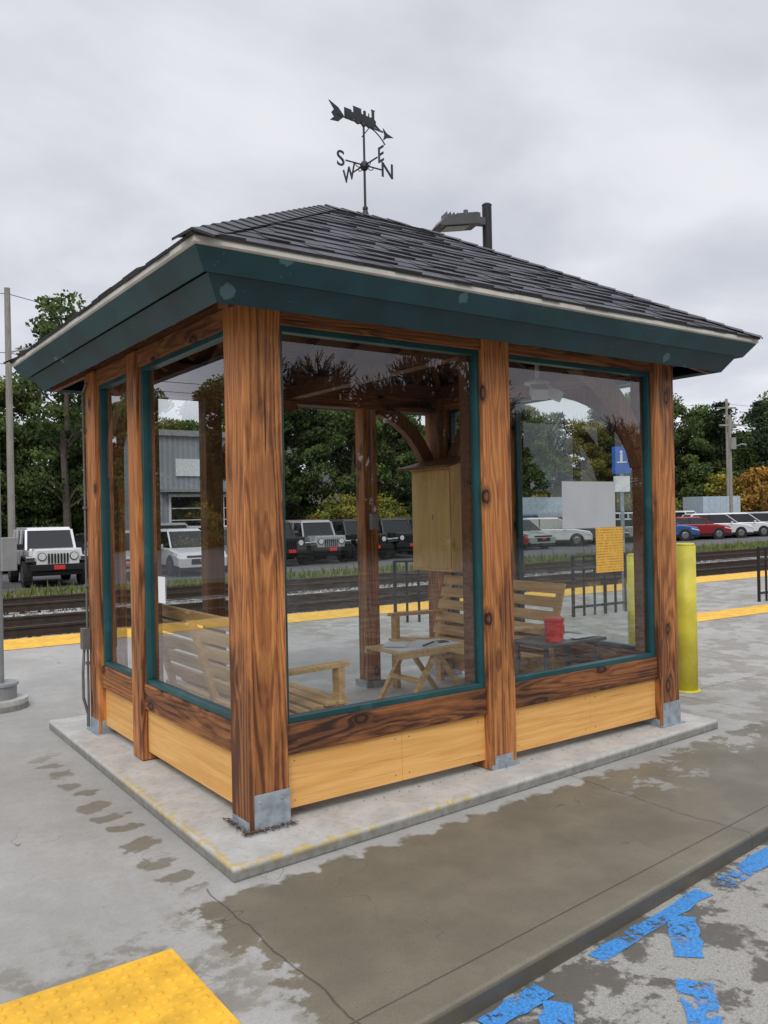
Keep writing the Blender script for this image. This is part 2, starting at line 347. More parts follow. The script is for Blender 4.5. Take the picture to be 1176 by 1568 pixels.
def worn(name,col,lo,hi,scale=14):
    m=bpy.data.materials.new(name);m.use_nodes=True;t=NT(m.node_tree);b=t.n['Principled BSDF'];out=t.n['Material Output']
    p=t.pos();n=t.noise(p,scale,6,.7,.4);n2=t.noise(p,4.5,3)
    f=t.sm(t.m('ADD',t.m('MULTIPLY',n,.6),t.m('MULTIPLY',n2,.4)),lo,hi)
    t.put(b.inputs['Base Color'],t.mix(t.sm(t.noise(p,90,3),.3,.7),tuple(k*.7 for k in col),tuple(min(1,k*1.2) for k in col)));b.inputs['Roughness'].default_value=.55
    tr=t.new('ShaderNodeBsdfTransparent');mx=t.new('ShaderNodeMixShader')
    t.l.new(t.m('MULTIPLY',f,.92),mx.inputs[0]);t.l.new(tr.outputs[0],mx.inputs[1]);t.l.new(b.outputs[0],mx.inputs[2]);t.l.new(mx.outputs[0],out.inputs[0])
    return m
m_bluep=worn('worn_blue_paint',(.06,.29,.70),.42,.49,24)
m_tact=simple('tactile_yellow',(.80,.45,.035),.6,0,.16,9,.2)
m_ball,t,b=mat('track_ballast');p=t.pos()
vo=t.new('ShaderNodeTexVoronoi');vo.inputs['Scale'].default_value=14;t.l.new(p,vo.inputs['Vector'])
cc=t.sep(vo.outputs['Color'])[0];t.put(b.inputs['Base Color'],t.mix(cc,(.10,.097,.095),(.55,.54,.53)));b.inputs['Roughness'].default_value=.9
t.l.new(t.bump(t.m('SUBTRACT',1.0,vo.outputs['Distance']),1.0,.05),b.inputs['Normal'])
m_rail=simple('rusty_rail_steel',(.055,.038,.028),.6,.3,.2)
m_tie=simple('sleeper_wood',(.15,.13,.11),.9)
m_ground,t,b=mat('grassy_ground');p=t.pos();n=t.noise(p,.5,6,.6);n2=t.noise(p,9,4,.7)
c=t.mix(t.sm(n,.4,.6),(.085,.11,.035),(.15,.13,.06));c=t.mix(t.sm(n2,.4,.7),c,(.05,.06,.022));t.put(b.inputs['Base Color'],c);b.inputs['Roughness'].default_value=.95
m_lot=simple('car_park_asphalt',(.10,.10,.102),.8,0,.15,1.5)
def leafmat(name,a,b_,warm,warmf):
    m,t,b=mat(name);at=t.new('ShaderNodeAttribute',attribute_name='Col').outputs['Color']
    oi=t.new('ShaderNodeObjectInfo').outputs['Random']
    p=t.pos();n=t.noise(p,.7,3)
    c=t.mix(t.sm(n,.35,.65),a,b_)
    c=t.mix(t.m('MULTIPLY',t.sm(oi,1-warmf,1.0),.7),c,warm)
    c=t.mix(1.0,c,at,'MULTIPLY');t.put(b.inputs['Base Color'],c);b.inputs['Roughness'].default_value=.7
    b.inputs['Specular IOR Level'].default_value=.2
    return m
m_leaf=leafmat('foliage_green',(.048,.085,.024),(.095,.130,.036),(.24,.18,.035),.20)
m_pine=leafmat('pine_needles',(.022,.046,.022),(.042,.066,.028),(.05,.06,.02),.2)
m_bush=leafmat('autumn_foliage',(.30,.23,.035),(.16,.19,.036),(.36,.15,.03),.35)
m_bark=simple('bark',(.085,.07,.055),.9,0,.25,6)
m_barer=simple('bare_twig_bark',(.05,.036,.034),.9,0,.25,6)
m_grassb=leafmat('grass_blades',(.09,.14,.03),(.17,.17,.06),(.2,.16,.06),.2)
# ------------------------------------------------------------------ ground
def poly(name,pts,z,m,zb=None,parent=None,bevel=0):
    b=MB()
    if zb is None: b.face([(x,y,z) for x,y in pts])
    else: b.prism(pts,(0,0,(z+zb)/2),(1,0,0),(0,1,0),z-zb)
    return b.obj(name,[m],parent,bevel=bevel)
poly('ground',[(-500,-500),(500,-500),(500,500),(-500,500)],-.42,m_ground)
ky=lambda x:-1.667+.1008*x
fyy=lambda x:9.05-.04*x
poly('platform_pavement',[(-40,ky(-40)),(-3,ky(-3)),(60,ky(60)),(60,fyy(60)),(-40,fyy(-40))],-.07,m_pave,-.40,bevel=.018)
poly('road',[(-40,-60),(90,-60),(90,ky(90)),(-40,ky(-40)-.0)],-.15,m_road)
SX0,SX1,SY1=-.255,3.86,3.25
b=MB();b.prism([(SX0,-.33),(SX1,-.137),(SX1,SY1),(-.19,SY1)],(0,0,-.036),(1,0,0),(0,1,0),.072)
b.obj('concrete_pad',[m_slab],bevel=.012)
tp=empty('tactile_paving_panel')
b=MB();b.box((-2.4,-2.35,-.0695),(-.71,-.735,-.058))
for i in range(27):
    for j_ in range(26):
        x=-.745-.06*i;y=-.77-.06*j_
        b.cyl((x,y,-.0585),(x,y,-.0545),.0165,.015,12);b.cyl((x,y,-.0545),(x,y,-.0515),.015,.009,12)
b.obj('domed_panel',[m_tact],tp,bevel=0)
b=MB();b.face([(-40,9.0+1.6-1.05,-.064),(60,8.95-2.4-1.05,-.064),(60,8.95-2.4,-.064),(-40,9.0+1.6,-.064)])
b.obj('tactile_platform_strip',[m_tact])
b=MB();b.face([(8.6,3.55,-.064),(22,2.9,-.064),(22,3.55,-.064),(8.6,4.2,-.064)]);b.obj('tactile_platform_strip',[m_tact])
bp=empty('blue_parking_marking')
b=MB();zc_=[-.1462]
def strip(x0,y0,x1,y1,wd):
    z=zc_[0];zc_[0]+=.0006
    dx,dy=x1-x0,y1-y0;L=math.hypot(dx,dy);nx,ny=-dy/L*wd/2,dx/L*wd/2
    n=8
    qq=random.Random(int(x0*977+y0*331))
    lo=[];hi=[]
    for i in range(n+1):
        f=i/n;lo.append((x0+dx*f-nx*qq.uniform(.75,1.15),y0+dy*f-ny*qq.uniform(.75,1.15),z));hi.append((x0+dx*f+nx*qq.uniform(.75,1.15),y0+dy*f+ny*qq.uniform(.75,1.15),z))
    for i in range(n): b.face([lo[i],lo[i+1],hi[i+1],hi[i]])
strip(.66,-1.675,1.50,-1.585,.085)
strip(1.22,-1.66,.95,-1.89,.13);strip(.82,-2.0,.55,-2.24,.13)
strip(.32,-1.79,.0,-2.06,.12)
strip(.02,-1.735,.34,-1.70,.10)
strip(1.62,-1.60,2.6,-1.5,.11);strip(1.98,-1.70,1.62,-2.0,.11);strip(1.5,-2.1,1.2,-2.36,.12);strip(2.6,-1.62,2.1,-2.05,.12)
b.obj('stripes',[m_bluep],bp)
# ------------------------------------------------------------------ tracks
tk=empty('railway_track')
b=MB();b.face([(-60,fyy(-60)+.0,-.22),(90,fyy(90),-.22),(90,fyy(90)+7.5,-.22),(-60,fyy(-60)+7.5,-.22)]);b.obj('ballast_bed',[m_ball],tk)
def rails(off):
    b=MB()
    for o in(off,off+1.5):
        a=V((-60,fyy(-60)+o,0));c=V((90,fyy(90)+o,0))
        for zc,wd,hh in((-.17,.14,.02),(-.10,.02,.12),(-.035,.07,.035)):
            b.beam(a+V((0,0,zc)),c+V((0,0,zc)),wd,hh)
    b.obj('rails',[m_rail],tk)
    b=MB()
    for i in range(130):
        x=-25+i*.6;y=fyy(x)+off+.75
        b.box((x-.11,y-1.25,-.30),(x+.11,y+1.25,-.214+R.uniform(-.012,.006)))
    b.obj('sleepers',[m_tie],tk)
rails(1.0);rails(4.9)
q=random.Random(9);b=MB()
for i in range(11000):
    x=q.uniform(-4,24)
    y=fyy(x)+q.uniform(.05,7.4);s=q.uniform(.02,.06);a=q.uniform(0,6.28)
    pts=[V((x+math.cos(a+k*2.09)*s,y+math.sin(a+k*2.09)*s,-.225)) for k in range(3)];tpt=V((x+q.uniform(-.3,.3)*s,y+q.uniform(-.3,.3)*s,-.22+s*.9));sh=q.uniform(.6,1.3)
    for k in range(3): b.face([pts[k],pts[(k+1)%3],tpt],0,sh)
b.obj('ballast_stones',[m_ball],tk)
# ------------------------------------------------------------------ shelter
W,D,P=3.578,2.747,.225
S=empty('timber_waiting_shelter')
ZH=2.63;ZT=2.74
for n,(x0,y0,x1,y1) in enumerate([(0,0,P,P),(1.65,.005,1.88,.20),(W-P,0,W,P),(.005,1.61,.16,1.79),(0,D-P,P,D),(W-.16,1.61,W-.005,1.79),(W-P,D-P,W,D),(.93,D-.15,1.08,D-.01),(2.50,D-.15,2.65,D-.01)]):
    b=MB();b.box((x0,y0,.005),(x1,y1,ZT));b.obj('post',[m_brace if n==7 else m_post],S,bevel=.007)
b=MB()
b.box((P,.025,.35),(1.65,.16,.513));b.box((1.88,.025,.35),(W-P,.16,.513));b.obj('sill_beam_front',[m_bx],S,bevel=.006)
b=MB()
for xa,xb in((.025,.16),(W-.16,W-.025)):
    b.box((xa,P,.35),(xb,1.61,.513));b.box((xa,1.79,.35),(xb,D-P,.513))
b.obj('sill_beam_side',[m_by],S,bevel=.006)
b=MB()
for x0,x1 in((P,1.65),(1.88,W-P)):
    xm=x0+(x1-x0)*R.uniform(.4,.6)
    b.box((x0,.05,.06),(xm-.001,.09,.35));b.box((xm+.001,.0505,.06),(x1,.09,.35))
    for xx in(x0+.06,xm-.05,xm+.05,x1-.06):
        for zz in(.10,.31): b.cyl((xx,.047,zz),(xx,.052,zz),.004,.004,6,1)
b.obj('lower_panel_front',[m_px,m_dgrey],S,bevel=.002)
b=MB()
for xa,xb in((.05,.09),(W-.09,W-.05)):
    b.box((xa,P,.06),(xb,1.61,.35));b.box((xa,1.79,.06),(xb,D-P,.35))
b.obj('lower_panel_side',[m_py],S,bevel=.002)
b=MB()
b.box((P,.02,ZH),(1.65,.17,ZT));b.box((1.88,.02,ZH),(W-P,.17,ZT));b.box((P,D-.17,2.60),(W-P,D-.012,ZT))
b.obj('header_beam_front',[m_bx],S,bevel=.004)
b=MB()
for xa,xb in((.02,.17),(W-.17,W-.02)):
    b.box((xa,P,ZH),(xb,1.61,ZT));b.box((xa,1.79,ZH),(xb,D-P,ZT))
b.obj('header_beam_side',[m_by],S,bevel=.004)
b=MB();b.box((0.03,0.03,ZT),(W-.03,.2,ZT+.12));b.box((.03,D-.2,ZT),(W-.03,D-.03,ZT+.12));b.box((.03,.2,ZT),(.2,D-.2,ZT+.12));b.box((W-.2,.2,ZT),(W-.03,D-.2,ZT+.12))
b.obj('wall_plate',[m_dark],S)
fb=MB();gb=MB()
fw=.032;z0,z1=.513,ZH
def winx(x0,x1,y):
    s0=y-.03;s1=y+.03
    fb.box((x0,s0,z0),(x1,s1,z0+fw));fb.box((x0,s0,z1-fw),(x1,s1,z1))
    fb.box((x0,s0,z0+fw),(x0+fw,s1,z1-fw));fb.box((x1-fw,s0,z0+fw),(x1,s1,z1-fw))
    gb.face([(x0+.01,y,z0+.01),(x1-.01,y,z0+.01),(x1-.01,y,z1-.01),(x0+.01,y,z1-.01)])
def winy(y0,y1,x):
    s0=x-.03;s1=x+.03
    fb.box((s0,y0,z0),(s1,y1,z0+fw));fb.box((s0,y0,z1-fw),(s1,y1,z1))
    fb.box((s0,y0,z0+fw),(s1,y0+fw,z1-fw));fb.box((s0,y1-fw,z0+fw),(s1,y1,z1-fw))
    gb.face([(x,y0+.01,z0+.01),(x,y1-.01,z0+.01),(x,y1-.01,z1-.01),(x,y0+.01,z1-.01)])
winx(P,1.65,.07);winx(1.88,W-P,.07)
for xx in(.07,W-.07): winy(P,1.61,xx);winy(1.79,D-P,xx)
fb.obj('window_frame',[m_trim],S,bevel=.003);gb.obj('window_glass',[m_glass],S)
b=MB()
for x0,x1 in((P,1.65),(1.88,W-P)):
    b.box((x0,.102,z0),(x0+.02,.155,z1));b.box((x1-.05,.102,z0),(x1,.175,z1))
for y0,y1 in((P,1.61),(1.79,D-P)):
    b.box((.102,y0,z0),(.15,y0+.03,z1));b.box((.102,y1-.03,z0),(.15,y1,z1))
b.obj('window_stop',[m_dark],S)
b=MB()
for x,y,h,sx,sy in((0,0,.19,P,P),(W-P,0,.17,P,P),(0,D-P,.1,P,P),(W-P,D-P,.15,P,P)):
    b.box((x-.004,y+.012,.004),(x-.0005,y+sy-.012,h if y>1 else .05));b.box((x+.02,y-.004,.004),(x+sx+.003,y-.0005,h))
    b.box((x-.03,y-.03,.0005),(x+sx+.03,y+sy+.03,.0065))
b.box((1.66,.0,.0005),(1.90,.21,.03));b.box((1.69,.0005,.03),(1.84,.004,.085));b.box((2.47,D-.18,.0005),(2.68,D+.02,.06));b.box((.9,D-.18,.0005),(1.11,D+.02,.06))
for x,z in((.05,.15),(.18,.15),(.05,.05),(.18,.05),(W-.18,.13),(W-.05,.05),(1.72,.06),(1.81,.06)): b.cyl((x,-.011,z),(x,.0,z),.007,.007,6)
b.obj('steel_post_base',[m_galv],S,bevel=.001)
def arc_brace(bb,p_low,p_high,axis_up,w=.09,h=.13):
    pl,ph=V(p_low),V(p_high);pts=[]
    ctr=V((pl.x,pl.y,ph.z)) if axis_up else V((ph.x,ph.y,pl.z))
    for i in range(9):
        t_=i/8;q=(1-t_)**2*pl+2*(1-t_)*t_*((pl+ph)/2*.45+ctr*.55)+t_*t_*ph;pts.append(q)
    for a,c in zip(pts[:-1],pts[1:]):
        e=(c-a)*.04; bb.beam(a-e,c+e,w,h)
b=MB()
yb=D-.09
arc_brace(b,(W-P,yb,1.95),(2.72,yb,2.62),True)
arc_brace(b,(1.08,yb,1.95),(1.8,yb,2.62),True)
arc_brace(b,(W-.1,D-P,1.95),(W-.1,1.85,2.62),True)
arc_brace(b,(W-P,.15,1.95),(2.65,.15,2.66),True)
arc_brace(b,(W-.1,P,1.95),(W-.1,.95,2.62),True)
arc_brace(b,(.13,D-P,1.95),(.13,1.85,2.62),True)
b.obj('knee_brace',[m_brace],S,bevel=.004)
def ring(bb,prof,mi=0):
    L=[]
    for o,z in prof: L.append([(-o,-o,z),(W+o,-o,z),(W+o,D+o,z),(-o,D+o,z)])
    for A_,B_ in zip(L,L[1:]+L[:1]):
        for k in range(4):
            k2=(k+1)%4; bb.face([A_[k],A_[k2],B_[k2],B_[k]],mi)
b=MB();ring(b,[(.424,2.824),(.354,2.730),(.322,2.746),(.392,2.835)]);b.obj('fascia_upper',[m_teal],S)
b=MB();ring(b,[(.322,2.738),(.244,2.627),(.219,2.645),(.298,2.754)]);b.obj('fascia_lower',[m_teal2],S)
b=MB();ring(b,[(.432,2.862),(.434,2.834),(.416,2.822),(.400,2.850)]);b.obj('drip_edge',[m_drip],S)
ZR=3.885;EO,EZ=.43,2.862
hx0,hx1,hy=D/2,W-D/2,D/2
def roofpt(o,z,zr): return [(-o,-o,z),(W+o,-o,z),(W+o,D+o,z),(-o,D+o,z)],(hx0,hy,zr),(hx1,hy,zr)
def roof_faces(bb,o,z,zr,mi=0):
    c,a,e=roofpt(o,z,zr)
    bb.face([c[0],c[1],e,a],mi);bb.face([c[2],c[3],a,e],mi);bb.face([c[1],c[2],e],mi);bb.face([c[3],c[0],a],mi)
b=MB();roof_faces(b,.23,2.76-.035,3.60);b.obj('ceiling_boards',[m_ceil],S)
b=MB()
for x in(.5,.95,1.37,1.79,2.2,2.65,3.1):
    run=min(hy, x if x<hx0 else (W-x if x>hx1 else hy))
    for sgn,y0_,y1_ in((1,-.2,run),(-1,D+.2,D-run)):
        zA=2.70;zB=2.70+(run+.2)*.545
        b.beam((x,y0_,zA),(x,y1_,zB),.04,.09)
for y in(.45,.9,1.37,1.85,2.3):
    run=min(y,D-y)
    b.beam((-.2,y,2.70),(run,y,2.70+(run+.2)*.545),.04,.09);b.beam((W+.2,y,2.70),(W-run,y,2.70+(run+.2)*.545),.04,.09)
for sx,ex in((-.2,hx0),(W+.2,hx1)):
    for sy in(-.2,D+.2): b.beam((sx,sy,2.68),(ex,hy,3.52),.05,.13)
b.box((1.7,.17,2.64),(1.8,D-.17,2.739))
b.obj('rafters',[m_dark],S)
b=MB();roof_faces(b,EO-.005,EZ-.004,ZR-.006)
rb=MB()
c4,ra,rc=roofpt(EO+.012,EZ,ZR)
def shingle_face(A0,B0,C0,D0):
    A0,B0,C0,D0=map(V,(A0,B0,C0,D0))
    nrm=(B0-A0).cross(D0-A0).normalized()
    if nrm.z<0:nrm=-nrm
    slope=((D0+C0)/2-(A0+B0)/2).length;nc=int(slope/.135)
    e=(B0-A0).normalized()
    for k in range(nc):
        t0=k/nc;t1=min(1.0,(k+1.25)/nc)
        L0=A0.lerp(D0,t0);R0=B0.lerp(C0,t0);L1=A0.lerp(D0,t1);R1=B0.lerp(C0,t1)
        l=(R0-L0).length; s=-R.uniform(0,.2)
        l1a=(L1-L0).dot(e);l1b=(R1-L0).dot(e)
        while s<l:
            wd=R.uniform(.10,.26);a=max(0,s);c_=min(l,s+wd-.003)
            if c_>a+.005:
                thick=R.random()<.5
                hl=(.018 if thick else .010)+R.uniform(-.002,.003);shade=R.uniform(.62,1.25)*(1 if thick else .85)
                dn=R.uniform(-.006,.004)
                ta,tc=min(max(a,l1a),l1b),min(max(c_,l1a),l1b)
                down=(L0-L1);down=(down-e*down.dot(e)).normalized()
                p0=L0+e*a+nrm*hl+down*dn;p1=L0+e*c_+nrm*hl+down*dn
                upv=(L1-L0)-e*l1a
                p2=L0+e*tc+upv+nrm*.003;p3=L0+e*ta+upv+nrm*.003
                rb.face([p0,p1,p2,p3],0,shade)
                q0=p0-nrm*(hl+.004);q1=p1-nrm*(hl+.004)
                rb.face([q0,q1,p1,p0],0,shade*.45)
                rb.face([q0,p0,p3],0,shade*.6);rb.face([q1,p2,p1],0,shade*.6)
            s+=wd
shingle_face(c4[0],c4[1],rc,ra);shingle_face(c4[2],c4[3],ra,rc);shingle_face(c4[1],c4[2],rc,rc);shingle_face(c4[3],c4[0],ra,ra)
def caps(p,q,drop):
    p,q=V(p),V(q);L=(q-p).length;n=int(L/.14);dr=(q-p).normalized();side=dr.cross(V((0,0,1))).normalized();un=side.cross(dr)
    for i in range(n):
        a=p+dr*(i*.14);c_=p+dr*min(L,i*.14+.19);sh=R.uniform(.6,1.15);hl=.026
        for sg in(-1,1):
            f0=a+un*(hl);f1=a+side*sg*.10+un*(hl-drop);g0=c_+un*(.016);g1=c_+side*sg*.10+un*(.016-drop)
            rb.face([f0,f1,g1,g0] if sg<0 else [f1,f0,g0,g1],0,sh)
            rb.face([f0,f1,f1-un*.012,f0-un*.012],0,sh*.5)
for k,tt in((0,ra),(3,ra),(1,rc),(2,rc)): caps(c4[k],tt,.040)
caps(V(ra),V(rc),.056)
rb.obj('shingles',[m_sh],S)
b.obj('roof_deck',[m_dark],S)
cd=MB();cd.tube([(-.016,D-.01,0.02),(-.016,D-.01,2.60),(-.016,D-.1,2.66)],.009,8);cd.box((-.06,D-.05,.62),(-.005,D+.03,.78));cd.tube([(-.04,D+.0,.62),(-.06,D-.03,.45),(-.06,D-.03,.25),(-.02,D,.12),(-.02,D,.02)],.011,8)
for z in(.5,1.1,1.7,2.3): cd.box((-.030,D-.035,z),(-.001,D+.01,z+.02))
cd.obj('electrical_conduit',[m_mgrey],S,smooth=False)
cd=MB();cd.box((2.545,D-.20,1.47),(2.62,D-.151,1.62));cd.tube([(2.58,D-.165,1.62),(2.58,D-.165,2.6)],.009,6);cd.obj('switch_box',[m_grey],S,bevel=.004)
cd=MB();cd.box((2.82,.68,2.60),(2.98,.82,2.63));cd.beam((2.85,.7,2.56),(2.80,.62,2.50),.13,.09);cd.beam((2.96,.72,2.56),(3.02,.62,2.50),.13,.09);cd.beam((2.9,.75,2.63),(2.9,.75,2.95),.03,.03,up=(0,1,0))
cd.obj('flood_light',[m_white],S,bevel=.01)
def sheet(name,x0,x1,za,zb,m,y=.078,tilt=0):
    b=MB();b.prism([(x0,za),(x1,za),(x1+tilt,zb),(x0+tilt,zb)],(0,y,0),(1,0,0),(0,0,1),.002);return b.obj(name,[m])
sheet('grey_notice_board',2.41,2.96,1.49,1.815,m_greysheet,.066)
sheet('printed_orange_notice',2.745,3.04,1.17,1.49,m_or,.066)
b=MB();b.prism([(1.30,1.07),(1.42,1.07),(1.42,1.24),(1.30,1.24)],(.066,0,0),(0,1,0),(0,0,1),.002);b.obj('white_notice',[m_paper])
# ------------------------------------------------------------------ benches
def bench(name,loc,rot,length=1.65):
    E=empty(name);b=MB();Ls=length/2
    for y in(-Ls+.05,Ls-.05,0):
        if y!=0:
            b.beam((.62,y,0),(.62,y,.66),.045,.08,up=(0,1,0));b.beam((.10,y,0),(.10,y,.42),.045,.08,up=(0,1,0))
            b.beam((0.02,y,.66),(.68,y,.675),.085,.028)
        b.beam((.05,y,.33),(.64,y,.40),.04,.07)
        b.beam((.14,y,.33),(-.06,y,1.0),.04,.06,up=(0,1,0))
    for i in range(6):
        x=.14+i*.098; b.beam((x,-Ls,.395+.012*i if i<5 else .44),(x,Ls,.395+.012*i if i<5 else .44),.078,.022)
    for i in range(5):
        z=.50+i*.115;x=.115-i*.034; b.beam((x,-Ls,z),(x,Ls,z),.022,.088,up=(-.28,0,1))
    o=b.obj('slatted_frame',[m_bench],E,bevel=.004)
    E.location=loc;E.rotation_euler=(0,0,rot)
bench('wooden_bench',(.30,1.35,.002),0,1.6)
bench('wooden_bench',(W-.24,1.72,.002),math.pi,1.55)
T=empty('folding_wooden_table');b=MB()
zt=.47
for i in range(7): b.box((2.18+i*.125,1.66,zt-.02),(2.18+i*.125+.118,2.16,zt))
b.box((2.18,1.655,zt-.055),(3.05,1.675,zt-.0205));b.box((2.18,2.145,zt-.055),(3.05,2.165,zt-.0205))
for y in(1.70,2.12):
    b.beam((2.30,y,.0),(2.60,y,zt-.03),.035,.045,up=(0,1,0));b.beam((2.93,y,.0),(2.62,y+.035,zt-.03),.035,.045,up=(0,1,0))
b.beam((2.42,1.70,.2),(2.42,2.12,.2),.03,.04)
b.obj('table_frame',[m_bench],T,bevel=.003)
b=MB();b.box((2.22,1.70,zt+.001),(2.60,1.98,zt+.006));b.box((2.62,1.72,zt+.001),(2.92,2.08,zt+.004));b.beam((2.45,1.8,zt+.010),(2.78,2.0,zt+.010),.22,.004);b.beam((2.3,1.9,zt+.014),(2.5,2.1,zt+.014),.2,.003)
b.obj('papers',[m_paper],T)
b=MB();b.beam((2.5,1.75,zt+.02),(2.7,1.86,zt+.02),.015,.012);b.box((2.76,1.84,zt+.005),(2.86,1.93,zt+.012));b.obj('booklet_and_pen',[m_dgrey],T)
T=empty('dark_side_table');b=MB()
b.box((2.62,.45,.60),(3.30,.85,.625))
for x,y in((2.68,.5),(3.24,.5),(2.68,.8),(3.24,.8)): b.beam((x,y,0),(x,y,.60),.03,.03,up=(0,1,0))
b.beam((2.68,.5,.25),(3.24,.5,.25),.02,.02);b.beam((2.68,.8,.25),(3.24,.8,.25),.02,.02);b.box((2.7,.52,.24),(3.22,.78,.255))
b.obj('table_frame',[m_dgrey],T,bevel=.003)
b=MB();b.box((2.95,.55,.626),(3.2,.75,.632));b.box((3.0,.5,.633),(3.25,.62,.637));b.obj('papers',[m_paper],T)
b=MB();b.cyl((2.83,.56,.626),(2.83,.56,.78),.068,.074,18);b.cyl((2.83,.56,.78),(2.83,.56,.805),.079,.079,18);b.tube([(2.905,.56,.74),(2.935,.56,.74),(2.935,.56,.67),(2.895,.56,.67)],.008,6)
b.obj('red_canister',[m_red],bevel=.003)
Cb=empty('plywood_cabinet');b=MB()
x0,x1,y0,y1=3.06,3.40,2.0,2.60
b.prism([(x0,1.07),(x1,1.07),(x1,2.13),(x0,2.05)],(0,(y0+y1)/2,0),(1,0,0),(0,0,1),y1-y0)
b.box((x0-.014,y0+.02,1.10),(x0-.001,y1-.02,2.01))
b.obj('cabinet_body',[m_ply],Cb,bevel=.003)
b=MB();b.beam((x0-.13,(y0+y1)/2,2.035),(x1+.02,(y0+y1)/2,2.152),y1-y0+.16,.022);b.obj('sloped_lid',[m_brace],Cb)
b=MB();b.box((x0-.018,y0+.26,1.55),(x0-.0145,y0+.28,1.60));b.obj('latch',[m_galv],Cb)
# ------------------------------------------------------------------ weathervane
WV=empty('train_weathervane');b=MB();vx,vy=1.73,hy
b.cyl((vx,vy,3.86),(vx,vy,4.62),.010,.008,10);b.cyl((vx,vy,3.87),(vx,vy,3.93),.035,.018,12);b.sphere((vx,vy,3.945),.022)
b.sphere((vx,vy,4.27),.036,sz=1.1);b.sphere((vx,vy,4.58),.016)
ar=.17;az=4.275
for dx,dy in((1,0),(-1,0),(0,-1),(0,1)):
    b.cyl((vx,vy,az),(vx+dx*ar,vy+dy*ar,az),.006,.006,8)
    pts=[]
    for i in range(9):
        a=math.pi*i/8;pts.append((vx+dx*(.055+.028*math.cos(a)),vy+dy*(.055+.028*math.cos(a)),az-.0-.026*math.sin(a)))
    b.tube(pts,.0035,6)
b.obj('post_and_arms',[m_vane],WV,smooth=False)
def letter(ch):
    cu=bpy.data.curves.new('letter','FONT');cu.body=ch;cu.size=.165;cu.extrude=.003;cu.align_x='CENTER';cu.align_y='CENTER';cu.offset=.001
    o=bpy.data.objects.new('letter_'+ch,cu);sc.collection.objects.link(o)
    bpy.context.view_layer.update()
    me=bpy.data.meshes.new_from_object(o.evaluated_get(bpy.context.evaluated_depsgraph_get()))
    bpy.data.objects.remove(o)
    me.materials.clear();me.materials.append(m_vane)
    o2=bpy.data.objects.new('letter_'+ch,me);sc.collection.objects.link(o2);o2.parent=WV
    return o2
for ch,dx,dy,rz in(('N',1,0,0),('S',-1,0,0),('E',0,-1,math.radians(-90)),('W',0,1,math.radians(-90))):
    o=letter(ch);o.location=(vx+dx*(ar+.045),vy+dy*(ar+.045),az);o.rotation_euler=(math.radians(90),0,rz if dx==0 else 0)
ax=V((.98,.12,0)).normalized();zz_=V((0,0,1));o0=V((vx,vy,4.585))
b=MB()
b.prism([(-.27,-.006),(.20,-.006),(.20,.006),(-.27,.006)],o0,ax,zz_,.006)
b.prism([(-.20,-.005),(-.25,-.05),(-.33,-.06),(-.29,-.025),(-.315,0),(-.29,.03),(-.34,.085),(-.25,.055),(-.20,.012)],o0,ax,zz_,.006)
loco=[(-.19,.012),(-.19,.075),(-.12,.075),(-.12,.062),(-.10,.062),(-.10,.10),(-.105,.112),(-.02,.112),(-.025,.10),(-.02,.075),(.0,.075),(.0,.105),(.012,.112),(.024,.105),(.024,.075),(.05,.075),(.05,.10),(.058,.10),(.058,.075),(.085,.075),(.085,.125),(.078,.14),(.118,.14),(.11,.125),(.11,.07),(.125,.06),(.125,.035),(.17,.008),(.12,.012)]
b.prism(loco,o0,ax,zz_,.006)
for xw,rw in((-.165,.018),(-.12,.018),(-.06,.026),(0.0,.026),(.05,.022),(.09,.018)):
    cpt=o0+ax*xw+V((0,0,.012));nn_=ax.cross(zz_);b.cyl(cpt-nn_*.006,cpt+nn_*.006,rw,rw,14)
cpts=[o0+ax*(.05+.17*math.sin(i/8*math.pi/2))+V((0,0,-.05+.045*math.cos(i/8*math.pi))) for i in range(9)]
b.tube(cpts,.005,6)
b.tube([o0+ax*(-.02)+V((0,0,-.10)),o0+ax*.03+V((0,0,-.04)),o0+ax*.06+V((0,0,-.005))],.004,6)
b.prism([(.20,.03),(.24,-.0),(.31,-.015),(.24,-.035),(.20,-.065),(.215,-.018)],o0+V((0,0,-.0)),ax,zz_,.006)
b.obj('locomotive_vane',[m_vane],WV)
# ------------------------------------------------------------------ street furniture
def bollard(loc,h):
    b=MB();x,y=loc
    b.cyl((x,y,-.075),(x,y,h-.02),.1,.1,28);b.cyl((x,y,h-.02),(x,y,h),.1,.085,28);b.cyl((x,y,-.075),(x,y,-.06),.125,.12,28)
    o=b.obj('yellow_bollard',[m_yel],smooth=False)
    o.data.polygons.foreach_set('use_smooth',[len(p.vertices)==4 for p in o.data.polygons])
bollard((4.87,.84),1.29);bollard((6.35,2.55),1.08)
Lp=empty('street_lamp');b=MB();lx,ly=5.6,4.2
b.cyl((lx,ly,-.07),(lx,ly,5.60),.062,.062,16);b.cyl((lx,ly,-.07),(lx,ly,.15),.14,.12,16);b.cyl((lx,ly,5.60),(lx,ly,5.62),.068,.05,16)
b.obj('pole',[m_black],Lp)
hd=-r;hu=V((0,0,1));b=MB()
hdv=(hd*.95+V((-.2,-.25,0))).normalized();A0=V((lx,ly,5.38))
b.beam(A0,A0+hdv*.22,.09,.10)
side=hdv.cross(hu).normalized()
b.prism([(.16,-.07),(.70,-.15),(.72,-.12),(.66,-.04),(.45,.03),(.20,.07),(.16,.06)],A0,hdv,hu,.30)
for i in range(7): b.beam(A0+hdv*(.30+i*.05)+hu*.02-side*.10,A0+hdv*(.30+i*.05)+hu*.02+side*.10,.008,.07)
b.cyl(A0+hdv*.30+hu*.05,A0+hdv*.30+hu*.13,.035,.03,12)
b.obj('lamp_head',[m_dgrey],Lp,bevel=.008)
